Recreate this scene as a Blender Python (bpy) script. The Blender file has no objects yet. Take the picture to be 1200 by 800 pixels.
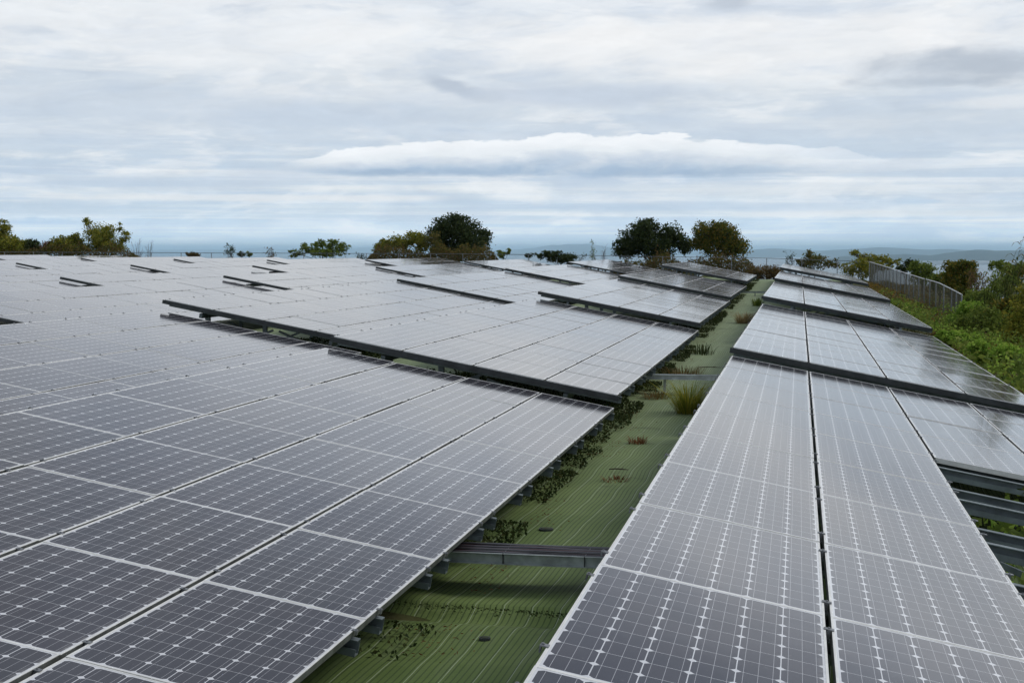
import bpy, math, random
import numpy as np
from mathutils import Vector, Matrix

rnd = random.Random(7)
nr = np.random.default_rng(11)
S = bpy.context.scene
COL = S.collection
CAMZ = 2.60                     # eye height over the mat; site axes: X across the rows, Y along the rows

# ------------------------------------------------------------------ camera
TH = math.atan2(.18923183, .98193244)
PIT = math.atan(107 / 1743.9)
FPX = 1743.9
cam_d = bpy.data.cameras.new('camera')
cam = bpy.data.objects.new('camera', cam_d)
COL.objects.link(cam)
cam.location = (0, 0, CAMZ)
cam.rotation_euler = (math.pi / 2 - PIT, 0, TH)
cam_d.sensor_width = 36
cam_d.lens = 36 * FPX / 1200
cam_d.clip_start = .1
cam_d.clip_end = 200000
S.camera = cam

# ------------------------------------------------------------------ view and render settings
S.view_settings.view_transform = 'Standard'
S.view_settings.look = 'None'
S.view_settings.gamma = 1
S.view_settings.use_curve_mapping = False
S.view_settings.exposure = 0.0
S.render.engine = 'CYCLES'
S.cycles.max_bounces = 12
S.cycles.diffuse_bounces = 3
S.cycles.glossy_bounces = 4
S.cycles.volume_bounces = 8
S.cycles.use_denoising = True
try:
    S.cycles.denoiser = 'OPENIMAGEDENOISE'
    S.cycles.denoising_prefilter = 'ACCURATE'
except Exception:
    pass


# ------------------------------------------------------------------ node helpers
class N:
    """tiny expression builder over a node tree"""
    def __init__(s, tree):
        s.t = tree

    def node(s, kind, **kw):
        n = s.t.nodes.new(kind)
        for k, v in kw.items():
            setattr(n, k, v)
        return n

    def put(s, sock, v):
        if hasattr(v, 'is_output') or isinstance(v, bpy.types.NodeSocket):
            s.t.links.new(v, sock)
        else:
            sock.default_value = v

    def m(s, op, a, b=0.0, c=0.0, clamp=False):
        n = s.node('ShaderNodeMath', operation=op, use_clamp=clamp)
        s.put(n.inputs[0], a)
        s.put(n.inputs[1], b)
        if op in ('MULTIPLY_ADD', 'SMOOTH_MIN', 'COMPARE'):
            s.put(n.inputs[2], c)
        return n.outputs[0]

    def add(s, a, b): return s.m('ADD', a, b)
    def sub(s, a, b): return s.m('SUBTRACT', a, b)
    def mul(s, a, b): return s.m('MULTIPLY', a, b)
    def lt(s, a, b): return s.m('LESS_THAN', a, b)

    def step(s, x, a, b, lo=0.0, hi=1.0, mode='SMOOTHSTEP'):
        n = s.node('ShaderNodeMapRange', interpolation_type=mode)
        s.put(n.inputs['Value'], x)
        s.put(n.inputs['From Min'], a)
        s.put(n.inputs['From Max'], b)
        s.put(n.inputs['To Min'], lo)
        s.put(n.inputs['To Max'], hi)
        return n.outputs[0]

    def xyz(s, x, y, z=0.0):
        n = s.node('ShaderNodeCombineXYZ')
        s.put(n.inputs[0], x); s.put(n.inputs[1], y); s.put(n.inputs[2], z)
        return n.outputs[0]

    def sep(s, v):
        n = s.node('ShaderNodeSeparateXYZ')
        s.put(n.inputs[0], v)
        return n.outputs

    def noise(s, vec, scale=1.0, detail=4.0, rough=.5, dist=0.0, col=False):
        n = s.node('ShaderNodeTexNoise')
        s.put(n.inputs['Vector'], vec)
        n.inputs['Scale'].default_value = scale
        n.inputs['Detail'].default_value = detail
        n.inputs['Roughness'].default_value = rough
        n.inputs['Distortion'].default_value = dist
        return n.outputs['Color' if col else 0]

    def ramp(s, x, stops, mode='LINEAR'):
        n = s.node('ShaderNodeValToRGB')
        r = n.color_ramp
        r.interpolation = mode
        while len(r.elements) < len(stops):
            r.elements.new(.5)
        for e, (p, c) in zip(r.elements, stops):
            e.position = p
            e.color = (*c, 1) if len(c) == 3 else c
        s.put(n.inputs[0], x)
        return n.outputs[0]

    def mix(s, f, a, b, mode='MIX'):
        n = s.node('ShaderNodeMix', data_type='RGBA', blend_type=mode)
        s.put(n.inputs[0], f)
        for i, v in ((6, a), (7, b)):
            if isinstance(v, tuple) and len(v) == 3:
                v = (*v, 1)
            s.put(n.inputs[i], v)
        return n.outputs[2]

    def scale(s, c, k):
        n = s.node('ShaderNodeVectorMath', operation='SCALE')
        s.put(n.inputs[0], c)
        s.put(n.inputs['Scale'], k)
        return n.outputs[0]


def lin(r, g, b):
    f = lambda c: c / 12.92 if c <= .04045 else ((c + .055) / 1.055) ** 2.4
    return (f(r / 255), f(g / 255), f(b / 255))


# ------------------------------------------------------------------ world: Nishita sky behind a layered overcast
W = bpy.data.worlds.new('World')
S.world = W
W.use_nodes = True
wt = W.node_tree
wt.nodes.clear()
w = N(wt)
SUN_EL, SUN_AZ = math.radians(46), math.radians(62)      # azimuth clockwise from +Y (along the rows)
sky = w.node('ShaderNodeTexSky')
sky.sky_type = 'NISHITA'
sky.sun_disc = False
sky.sun_elevation = SUN_EL
sky.sun_rotation = SUN_AZ
sky.air_density = 1.2
sky.dust_density = 2.0
d = w.sep(w.node('ShaderNodeTexCoord').outputs['Generated'])
az = w.add(w.m('ARCTAN2', d[0], d[1]), TH)
el = w.m('ARCSINE', w.m('MAXIMUM', w.m('MINIMUM', d[2], 1.0), -1.0))
elp = w.m('MAXIMUM', el, 0.0)
# perspective coordinates of a flat cloud deck: streaks crowd together towards the horizon
deck = w.m('DIVIDE', 1.0, w.add(elp, .045))
cu = w.mul(az, w.m('POWER', deck, .55))
big = w.noise(w.xyz(w.mul(cu, .55), w.mul(deck, .42), 3.1), 1.0, 7, .55, .4)
str_ = w.noise(w.xyz(w.mul(az, 2.2), w.mul(deck, 1.1), 9.7), 1.0, 7, .55, .3)
warp = w.sub(w.noise(w.xyz(w.mul(az, 3.2), w.mul(elp, 30), 12.3), 1.0, 6, .6, .5), .5)
elw = w.m('MAXIMUM', w.add(elp, w.mul(warp, w.step(elp, .004, .07, .003, .032, 'LINEAR'))), 0.0)
lump = w.noise(w.xyz(w.mul(az, 9), w.mul(elp, 55), 21.0), 1.0, 7, .62, .6)
tex = w.noise(w.xyz(w.add(w.mul(az, 13), w.mul(warp, .8)), w.add(w.mul(elp, 46), w.mul(warp, .8)), 31.0), 1.0, 9, .60, .25)
thin = w.noise(w.xyz(w.mul(az, 5.5), w.mul(elp, 170), 1.7), 1.0, 5, .6, .2)
fine = w.noise(w.xyz(w.mul(az, 16), w.mul(elp, 42), 5.5), 1.0, 6, .62, .3)

YE = lambda y: (293 - y) / 1744.0
XA = lambda x: (x - 600) / 1744.0
K = .30                                                   # elevation span covered by the ramp
base = w.ramp(w.m('DIVIDE', elw, K), [
    (YE(293) / K, lin(203, 215, 222)), (YE(276) / K, lin(199, 213, 223)), (YE(258) / K, lin(188, 206, 222)),
    (YE(248) / K, lin(205, 215, 223)), (YE(238) / K, lin(188, 204, 220)), (YE(226) / K, lin(209, 216, 222)),
    (YE(214) / K, lin(187, 201, 217)), (YE(190) / K, lin(190, 203, 217)), (YE(160) / K, lin(195, 206, 219)),
    (YE(110) / K, lin(207, 214, 222)), (YE(50) / K, lin(221, 225, 230)), (YE(0) / K, lin(226, 229, 233)), (.72, lin(214, 220, 230)), (1.0, lin(200, 210, 228))])
low = w.step(elp, YE(150), YE(235), 0.0, 1.0)
dk = w.mix(w.mul(w.step(str_, .50, .68), w.step(low, 0, 1, .25, .60)), base, lin(178, 195, 214))
c1 = w.mix(w.mul(w.step(str_, .50, .34), w.step(low, 0, 1, .30, .75)), dk, lin(228, 231, 234))
c2 = w.mix(w.mul(w.step(thin, .52, .66), w.mul(low, .55)), c1, lin(228, 229, 229))
c2 = w.mix(w.mul(w.step(thin, .46, .34), w.mul(low, .5)), c2, lin(172, 194, 217))
c2 = w.mix(w.mul(w.step(lump, .50, .62), w.step(low, 0, 1, .30, .40)), c2, lin(176, 191, 210))
c2 = w.mix(w.mul(w.step(lump, .48, .36), w.step(low, 0, 1, .36, .45)), c2, lin(232, 234, 236))
c3 = w.mix(w.mul(w.step(big, .55, .70), .30), c2, lin(196, 204, 215))
c3 = w.mix(w.mul(w.step(big, .46, .32), .45), c3, lin(236, 237, 238))


def puff(col, px, py, rx, ry, shade, k, tilt=0.0, lo=.35):
    """a wisp of darker cloud at a direction (given in degrees via the photo's scale), torn by noise"""
    dx = w.m('DIVIDE', w.sub(az, XA(px)), rx / 1744)
    dy = w.m('DIVIDE', w.add(w.sub(elp, YE(py)), w.mul(w.sub(az, XA(px)), tilt)), ry / 1744)
    r = w.m('SQRT', w.add(w.mul(dx, dx), w.mul(dy, dy)))
    r = w.add(w.add(r, w.mul(w.sub(fine, .5), 1.5)), w.mul(w.sub(tex, .5), 1.3))
    return w.mix(w.mul(w.step(r, 1.15, lo), k), col, shade)


c3 = w.mix(w.mul(w.step(tex, .50, .66), .36), c3, lin(182, 194, 211))
c3 = w.mix(w.mul(w.step(tex, .49, .35), .42), c3, lin(244, 243, 242))
c3 = puff(c3, 880, 60, 420, 45, lin(236, 235, 235), .55)
c3 = puff(c3, 250, 60, 260, 40, lin(229, 231, 234), .5)
c3 = puff(c3, 640, 118, 240, 14, lin(194, 203, 216), .55)
c3 = puff(c3, 1130, 92, 150, 24, lin(172, 181, 194), .9)
c3 = puff(c3, 1080, 105, 90, 10, lin(168, 178, 192), .6)
c3 = puff(c3, 1080, 150, 190, 26, lin(190, 200, 212), .6)
c3 = puff(c3, 1150, 130, 130, 9, lin(225, 227, 230), .6)
c3 = puff(c3, 530, 104, 40, 11, lin(176, 186, 201), .85, tilt=.30)
c3 = puff(c3, 573, 116, 22, 10, lin(190, 198, 209), .6)
c3 = puff(c3, 850, 10, 34, 17, lin(180, 188, 200), .85)
c3 = puff(c3, 150, 130, 260, 26, lin(193, 204, 218), .5)
c3 = puff(c3, 700, 112, 170, 16, lin(186, 197, 213), .6)
c3 = puff(c3, 420, 140, 200, 18, lin(188, 200, 216), .55)
c3 = puff(c3, 900, 222, 330, 6, lin(218, 222, 226), .5)
c3 = puff(c3, 800, 243, 260, 8, lin(178, 195, 214), .6)
c3 = puff(c3, 1020, 252, 240, 4, lin(222, 224, 226), .6)
c3 = puff(c3, 170, 217, 130, 10, lin(181, 195, 212), .7)
c3 = puff(c3, 330, 233, 330, 5, lin(224, 225, 226), .75)
c3 = puff(c3, 60, 246, 150, 9, lin(180, 196, 213), .6)
c3 = puff(c3, 545, 236, 45, 9, lin(181, 196, 212), .7)
# the long white cumulus bank with its flat blue base
A0, A1 = XA(318), XA(1120)
tt = w.m('DIVIDE', w.sub(az, A0), A1 - A0)
ax = lambda x: (x - 318) / 802
hy = lambda y: (205 - y) / 60
prof = w.ramp(tt, [(ax(x), (hy(y),) * 3) for x, y in
                   ((332, 194), (380, 182), (430, 174), (500, 166), (600, 164), (655, 155), (700, 160), (770, 157), (850, 167), (920, 174), (990, 180), (1060, 196))])
bil = w.noise(w.xyz(w.mul(az, 34), w.mul(elp, 90), 2.2), 1.0, 7, .62, .5)
topE = w.add(w.add(w.add(YE(205), w.mul(prof, 60 / 1744)), w.mul(w.sub(bil, .5), 26 / 1744)), w.mul(w.sub(tex, .5), 14 / 1744))
botE = w.add(w.add(YE(208), w.mul(w.sub(fine, .5), 18 / 1744)), w.mul(w.sub(tex, .5), 10 / 1744))
inb = w.mul(w.step(elp, topE, w.sub(topE, 2.5 / 1744)), w.step(elp, w.sub(botE, 2 / 1744), w.add(botE, 5 / 1744)))
inb = w.mul(inb, w.mul(w.step(az, A0, XA(400)), w.step(az, A1, XA(800))))
hgt = w.add(w.m('DIVIDE', w.sub(elp, botE), w.sub(topE, botE)), w.add(w.mul(w.sub(bil, .5), .8), w.mul(w.sub(tex, .5), .8)))
bank = w.ramp(hgt, [(0, lin(146, 168, 194)), (.18, lin(158, 178, 201)), (.45, lin(200, 208, 219)), (.62, lin(226, 230, 234)), (.85, lin(238, 240, 243))])
c4 = w.mix(w.mul(inb, w.step(tex, .30, .50, .72, .97)), c3, bank)
hi = w.ramp(w.m('DIVIDE', elp, 1.6), [(0, (1.05,) * 3), (.006, (.80,) * 3), (.016, (.63,) * 3), (.03, (.60,) * 3), (.06, (.57,) * 3), (.105, (.575,) * 3), (.118, (.65,) * 3), (.135, (.58,) * 3), (.160, (.40,) * 3), (.20, (.28,) * 3), (.32, (.27,) * 3), (1, (.46,) * 3)])
c4 = w.scale(w.mix(1.0, c4, hi, 'MULTIPLY'), 2.0)
crs = w.noise(w.xyz(w.add(w.mul(az, 30), w.mul(tex, 3.0)), w.add(w.mul(elp, 100), w.mul(tex, 3.0)), 52.0), 1.0, 8, .62, .2)
c4 = w.scale(c4, w.m('MULTIPLY_ADD', w.sub(crs, .5), .22, 1.0))
brk = w.noise(w.xyz(w.mul(az, 3.5), w.mul(elp, 13), 44.0), 1.0, 6, .6, .5)
c4 = w.scale(c4, w.m('MULTIPLY_ADD', w.mul(w.step(elp, .16, .22), w.sub(brk, .5)), 1.1, 1.0))
bg1 = w.node('ShaderNodeBackground')
w.put(bg1.inputs[0], sky.outputs[0])
bg1.inputs[1].default_value = .09
bg2 = w.node('ShaderNodeBackground')
w.put(bg2.inputs[0], c4)
bg2.inputs[1].default_value = 1.0
ms = w.node('ShaderNodeMixShader')
ms.inputs[0].default_value = .94                            # cloud cover
wt.links.new(bg1.outputs[0], ms.inputs[1])
wt.links.new(bg2.outputs[0], ms.inputs[2])
wo = w.node('ShaderNodeOutputWorld')
wt.links.new(ms.outputs[0], wo.inputs[0])

sun_d = bpy.data.lights.new('sun', 'SUN')
sun_d.energy = 1.5
sun_d.angle = math.radians(18)
sun_d.color = (1, .965, .92)
sun = bpy.data.objects.new('sun', sun_d)
COL.objects.link(sun)
sd = Vector((math.sin(SUN_AZ) * math.cos(SUN_EL), math.cos(SUN_AZ) * math.cos(SUN_EL), math.sin(SUN_EL)))
sun.rotation_euler = sd.to_track_quat('Z', 'Y').to_euler()
sun.location = (0, 0, 60)


# ------------------------------------------------------------------ object helpers
def tag(o, label=None, cat=None, group=None, kind=None):
    if label: o['label'] = label
    if cat: o['category'] = cat
    if group: o['group'] = group
    if kind: o['kind'] = kind
    return o


def empty(name, loc, label, cat, group=None):
    o = bpy.data.objects.new(name, None)
    o.empty_display_size = .3
    COL.objects.link(o)
    o.location = loc
    return tag(o, label, cat, group)


def link(name, me, parent=None, loc=(0, 0, 0), rot=(0, 0, 0)):
    o = bpy.data.objects.new(name, me)
    COL.objects.link(o)
    o.location = loc
    o.rotation_euler = rot
    if parent: o.parent = parent
    return o


class MB:
    def __init__(s):
        s.v, s.f, s.mi = [], [], []

    def quad(s, a, b, c, d_, mi=0):
        i = len(s.v)
        s.v += [tuple(a), tuple(b), tuple(c), tuple(d_)]
        s.f.append((i, i + 1, i + 2, i + 3)); s.mi.append(mi)

    def box(s, x0, x1, y0, y1, z0, z1, mi=0):
        i = len(s.v)
        s.v += [(x0, y0, z0), (x1, y0, z0), (x1, y1, z0), (x0, y1, z0), (x0, y0, z1), (x1, y0, z1), (x1, y1, z1), (x0, y1, z1)]
        s.f += [tuple(i + k for k in q) for q in ((0, 3, 2, 1), (4, 5, 6, 7), (0, 1, 5, 4), (1, 2, 6, 5), (2, 3, 7, 6), (3, 0, 4, 7))]
        s.mi += [mi] * 6
        return s

    def bar(s, a, b, wx, wy, mi=0, up=(0, 0, 1)):
        """square bar from a to b"""
        a, b = Vector(a), Vector(b)
        t = (b - a).normalized()
        u = Vector(up)
        if abs(t.dot(u)) > .95: u = Vector((0, 1, 0))
        p = t.cross(u).normalized() * wx / 2
        q = p.cross(t).normalized() * wy / 2
        i = len(s.v)
        for e in (a, b):
            s.v += [tuple(e - p - q), tuple(e + p - q), tuple(e + p + q), tuple(e - p + q)]
        s.f += [tuple(i + k for k in q_) for q_ in ((0, 1, 2, 3), (7, 6, 5, 4), (0, 4, 5, 1), (1, 5, 6, 2), (2, 6, 7, 3), (3, 7, 4, 0))]
        s.mi += [mi] * 6
        return s

    def tube(s, pts, radii, n=6, mi=0, cap=True):
        pts = [Vector(p) for p in pts]
        i0 = len(s.v)
        for k, p in enumerate(pts):
            t = (pts[min(k + 1, len(pts) - 1)] - pts[max(k - 1, 0)])
            t = t.normalized() if t.length > 1e-9 else Vector((0, 0, 1))
            u = Vector((0, 0, 1)) if abs(t.z) < .9 else Vector((1, 0, 0))
            a = t.cross(u).normalized()
            b = t.cross(a)
            for j in range(n):
                g = 2 * math.pi * j / n
                s.v.append(tuple(p + (a * math.cos(g) + b * math.sin(g)) * radii[k]))
        for k in range(len(pts) - 1):
            for j in range(n):
                s.f.append((i0 + k * n + j, i0 + k * n + (j + 1) % n, i0 + (k + 1) * n + (j + 1) % n, i0 + (k + 1) * n + j))
                s.mi.append(mi)
        if cap:
            s.f.append(tuple(i0 + j for j in range(n))[::-1]); s.mi.append(mi)
            s.f.append(tuple(i0 + (len(pts) - 1) * n + j for j in range(n))); s.mi.append(mi)
        return s

    def mesh(s, name, mats, smooth=False):
        me = bpy.data.meshes.new(name)
        me.from_pydata(s.v, [], s.f)
        for m in (mats if isinstance(mats, (list, tuple)) else [mats]):
            me.materials.append(m)
        me.polygons.foreach_set('material_index', s.mi)
        if smooth: me.polygons.foreach_set('use_smooth', [True] * len(s.f))
        me.update()
        return me

    def build(s, name, mats, parent=None, loc=(0, 0, 0), rot=(0, 0, 0), smooth=False):
        return link(name, s.mesh(name, mats, smooth), parent, loc, rot)


# ------------------------------------------------------------------ site geometry
def ray(x, y):
    a, b = (x - 600) / FPX, (y - 400) / FPX
    F = math.cos(PIT) - b * math.sin(PIT)
    return Vector((a * math.cos(TH) - F * math.sin(TH), a * math.sin(TH) + F * math.cos(TH), -b * math.cos(PIT) - math.sin(PIT)))


def at_s(x, y, s):              # the point seen at a photo position, s metres along the rows
    r = ray(x, y)
    p = r * (s / r.y)
    return Vector((p.x, p.y, p.z + CAMZ))


def ground(v, s):
    """height of the hilltop (world z), rising gently along and to the left of the walkway"""
    v = np.asarray(v, float); s = np.asarray(s, float)
    r = np.interp(v, [-400, -75, -47, -41, -30, -19, -13, -8, -4, -2.4, 2.6, 4.2, 6.5, 9, 14, 40, 120, 400, 3000],
                  [-90, -3, .54, .50, .40, .30, .26, .22, .08, 0, 0, -.12, -.32, -.55, -1.6, -9, -45, -105, -119])
    z = -2.62 + .0085 * np.clip(s, -30, 94) + r
    drop = np.interp(s, [-3000, -300, -60, -20, 94, 98, 104, 115, 140, 220, 420, 900, 3000], [-105, -70, -12, 0, 0, -.15, -1.3, -4.0, -11, -38, -86, -112, -119])
    return np.maximum(z + drop, -119.5) + CAMZ


def gz(v, s): return float(ground(v, s))


# ------------------------------------------------------------------ materials
def mat(name, color=(.5, .5, .5), rough=.6, metal=0.0, spec=.5):
    m = bpy.data.materials.new(name)
    m.use_nodes = True
    b = m.node_tree.nodes['Principled BSDF']
    b.inputs['Base Color'].default_value = (*color, 1)
    b.inputs['Roughness'].default_value = rough
    b.inputs['Metallic'].default_value = metal
    b.inputs['Specular IOR Level'].default_value = spec
    return m, N(m.node_tree), b


def m_panel():
    m, n, b = mat('solar_glass')
    ob = n.node('ShaderNodeTexCoord').outputs['Object']
    x, y, _ = n.sep(ob)
    P = .159
    u = n.m('DIVIDE', n.sub(x, .018), P)
    v = n.m('DIVIDE', n.sub(y, .023), P)
    fu = n.m('FRACT', u); fv = n.m('FRACT', v)
    au = n.mul(n.m('ABSOLUTE', n.sub(fu, .5)), P)
    av = n.mul(n.m('ABSOLUTE', n.sub(fv, .5)), P)
    cell = n.mul(n.lt(au, .0774), n.lt(av, .0783))
    cell = n.mul(cell, n.lt(n.add(au, av), .1385))
    cell = n.mul(cell, n.mul(n.mul(n.m('GREATER_THAN', u, 0.0), n.lt(u, 6.0)), n.mul(n.m('GREATER_THAN', v, 0.0), n.lt(v, 10.0))))
    bus = n.lt(n.m('ABSOLUTE', n.sub(n.m('FRACT', n.mul(u, 3.0)), .5)), .017)
    inside = n.mul(n.mul(n.m('GREATER_THAN', v, .04), n.lt(v, 9.96)), n.mul(n.m('GREATER_THAN', u, 0.0), n.lt(u, 6.0)))
    bus = n.mul(bus, inside)
    oi = n.node('ShaderNodeObjectInfo').outputs['Random']
    wn = n.node('ShaderNodeTexWhiteNoise', noise_dimensions='4D')
    n.put(wn.inputs['Vector'], n.xyz(n.m('FLOOR', u), n.m('FLOOR', v), 0.0))
    n.put(wn.inputs['W'], n.mul(oi, 37.0))
    cc = n.mix(wn.outputs[0], (.021, .019, .030), (.031, .026, .036))
    cc = n.mix(n.mul(oi, .6), cc, (.024, .026, .036))
    col = n.mix(cell, (.70, .71, .73), cc)
    col = n.mix(n.mul(bus, cell), col, (.42, .42, .44))
    geo = n.node('ShaderNodeNewGeometry').outputs['Position']
    dust = n.noise(geo, 1.3, 5, .6)
    spot = n.noise(geo, 34.0, 2, .5)
    dirt = n.add(n.mul(n.step(dust, .35, .75), .025), n.mul(n.step(spot, .69, .76), .22))
    edge = n.mul(n.step(n.sub(.99, x), .05, .012), n.step(spot, .35, .65))     # grime along the low frame edge
    dirt = n.add(dirt, n.mul(edge, .38))
    col = n.mix(dirt, col, (.36, .35, .33))
    n.put(b.inputs['Base Color'], col)
    n.put(b.inputs['Roughness'], n.add(n.add(.060, n.mul(oi, .02)), n.mul(dust, .05)))
    b.inputs['IOR'].default_value = 1.55
    # very slight waviness of the rolled glass
    bp = n.node('ShaderNodeBump')
    bp.inputs['Strength'].default_value = .05
    bp.inputs['Distance'].default_value = .02
    n.put(bp.inputs['Height'], n.noise(geo, 2.2, 2, .5))
    n.put(b.inputs['Normal'], bp.outputs[0])
    return m


M_PANEL = m_panel()


def m_metal(name, c, rough, metal, var=.25, sc=6.0):
    m, n, b = mat(name, c, rough, metal)
    g = n.node('ShaderNodeNewGeometry').outputs['Position']
    t = n.noise(g, sc, 5, .6)
    n.put(b.inputs['Base Color'], n.mix(n.mul(n.step(t, .35, .7), 1.0), tuple(k * (1 - var) for k in c), tuple(min(1, k * (1 + var)) for k in c)))
    n.put(b.inputs['Roughness'], n.add(rough - .08, n.mul(t, .2)))
    return m


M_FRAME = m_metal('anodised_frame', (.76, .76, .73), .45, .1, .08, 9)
M_FSIDE_SHADE = m_metal('frame_side_shade', (.13, .14, .13), .6, .1, .3, 9)  # shade of the column gaps put into the silver frames' long sides
M_GALV = m_metal('galvanised_steel', (.18, .215, .225), .5, .35, .25, 5)
M_DARK = m_metal('dark_channel', (.05, .056, .058), .55, .2, .3, 5)  # mottled grey, much darker than the galvanised steel
M_CLAMP = m_metal('clamp_steel', (.22, .23, .24), .5, .4, .3, 30)
M_POST = m_metal('fence_steel', (.17, .19, .20), .55, .35, .25, 4)
M_WIRE = m_metal('fence_wire', (.115, .115, .09), .85, .0, .2, 2)
M_WIRE.node_tree.nodes['Principled BSDF'].inputs['Specular IOR Level'].default_value = .08
M_RAIL = m_metal('fence_rail', (.60, .62, .62), .4, .4, .15, 3)
M_CABLE = mat('cable_black', (.018, .018, .02), .45)[0]
M_CABLE_R = mat('cable_red', (.06, .018, .024), .45)[0]
M_CABLE_G = mat('cable_grey', (.09, .09, .10), .45)[0]


def m_mat():
    m, n, b = mat('woven_weed_mat', rough=.75, spec=.25)
    g = n.node('ShaderNodeNewGeometry').outputs['Position']
    x, y, z = n.sep(g)
    wob = n.sub(n.noise(n.xyz(n.mul(x, .3), n.mul(y, .4), 0.0), 1.0, 2, .5), .5)
    wob2 = n.sub(n.noise(n.xyz(n.mul(x, 1.5), n.mul(y, 1.6), 4.0), 1.0, 2, .5), .5)
    xx = n.add(n.add(x, n.mul(y, -.035)), n.add(n.mul(wob, .20), n.mul(wob2, .012)))
    dark = n.lt(n.m('ABSOLUTE', n.sub(n.m('FRACT', n.m('DIVIDE', xx, .042)), .5)), .115)
    ln = n.m('FRACT', n.m('DIVIDE', xx, .205))
    white = n.lt(n.m('ABSOLUTE', n.sub(ln, .5)), .013)
    worn = n.step(n.noise(n.xyz(n.mul(x, 3), n.mul(y, 1.5), 2.0), 1.0, 4, .6), .20, .42)
    fade = n.noise(g, .55, 5, .6)
    fade2 = n.noise(n.xyz(n.mul(xx, 9), n.mul(y, .8), 0.0), 1.0, 4, .6)
    gr = n.step(y, 9, 32, 0.0, 1.0)                    # the mat turns paler green further along
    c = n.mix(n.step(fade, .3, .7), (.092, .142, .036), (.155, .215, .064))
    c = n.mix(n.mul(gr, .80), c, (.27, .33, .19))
    c = n.mix(n.mul(n.step(fade2, .45, .75), .35), c, (.17, .21, .11))
    c = n.mix(n.mul(dark, .65), c, (.030, .050, .016))
    c = n.mix(n.mul(white, n.mul(worn, .55)), c, (.48, .54, .40))
    st = n.noise(g, 1.7, 6, .65)
    c = n.mix(n.mul(n.step(st, .56, .70), .45), c, (.05, .055, .028))
    n.put(b.inputs['Base Color'], c)
    bp = n.node('ShaderNodeBump')
    bp.inputs['Strength'].default_value = .35
    bp.inputs['Distance'].default_value = .02
    n.put(bp.inputs['Height'], n.add(n.mul(n.noise(g, 7, 4, .6), .6), n.mul(dark, -.25)))
    n.put(b.inputs['Normal'], bp.outputs[0])
    return m


def m_ground():
    m, n, b = mat('soil_and_scrub', rough=.95, spec=.1)
    g = n.node('ShaderNodeNewGeometry').outputs['Position']
    t = n.noise(g, .35, 7, .65)
    t2 = n.noise(g, 4.0, 6, .7)
    c = n.mix(n.step(t, .35, .65), (.050, .072, .020), (.105, .090, .045))
    c = n.mix(n.mul(n.step(t2, .45, .7), .6), c, (.05, .075, .02))
    n.put(b.inputs['Base Color'], c)
    bp = n.node('ShaderNodeBump')
    bp.inputs['Strength'].default_value = .6
    bp.inputs['Distance'].default_value = .05
    n.put(bp.inputs['Height'], t2)
    n.put(b.inputs['Normal'], bp.outputs[0])
    return m


def m_sea():
    m, n, b = mat('sea_water', (.02, .05, .075), .22)
    g = n.node('ShaderNodeNewGeometry').outputs['Position']
    b.inputs['IOR'].default_value = 1.33
    b.inputs['Specular IOR Level'].default_value = .3
    bp = n.node('ShaderNodeBump')
    bp.inputs['Strength'].default_value = .25
    bp.inputs['Distance'].default_value = 8
    n.put(bp.inputs['Height'], n.noise(g, .02, 5, .6))
    n.put(b.inputs['Normal'], bp.outputs[0])
    return m


def m_hill():
    m, n, b = mat('wooded_hill', rough=.95, spec=.05)
    g = n.node('ShaderNodeNewGeometry').outputs['Position']
    t = n.noise(g, .0012, 7, .65)
    n.put(b.inputs['Base Color'], n.mix(n.step(t, .4, .65), (.025, .045, .03), (.06, .075, .055)))
    return m


def m_leaf(name, a, b_, c_, trans=.38):
    """foliage: every leaf has a hue of its own"""
    m, n, b = mat(name, rough=.7, spec=.12)
    r = n.node('ShaderNodeNewGeometry')
    col = n.ramp(r.outputs['Random Per Island'], [(0, a), (.5, b_), (1, c_)])
    n.put(b.inputs['Base Color'], col)
    tr = n.node('ShaderNodeBsdfTranslucent')
    n.put(tr.inputs[0], col)
    mx = n.node('ShaderNodeMixShader')
    mx.inputs[0].default_value = trans
    n.t.links.new(b.outputs[0], mx.inputs[1])
    n.t.links.new(tr.outputs[0], mx.inputs[2])
    n.t.links.new(mx.outputs[0], n.t.nodes['Material Output'].inputs[0])
    return m


def m_bark():
    m, n, b = mat('bark', rough=.9, spec=.15)
    g = n.node('ShaderNodeNewGeometry').outputs['Position']
    n.put(b.inputs['Base Color'], n.mix(n.noise(g, 9, 5, .6), (.035, .028, .02), (.12, .10, .08)))
    return m


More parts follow.
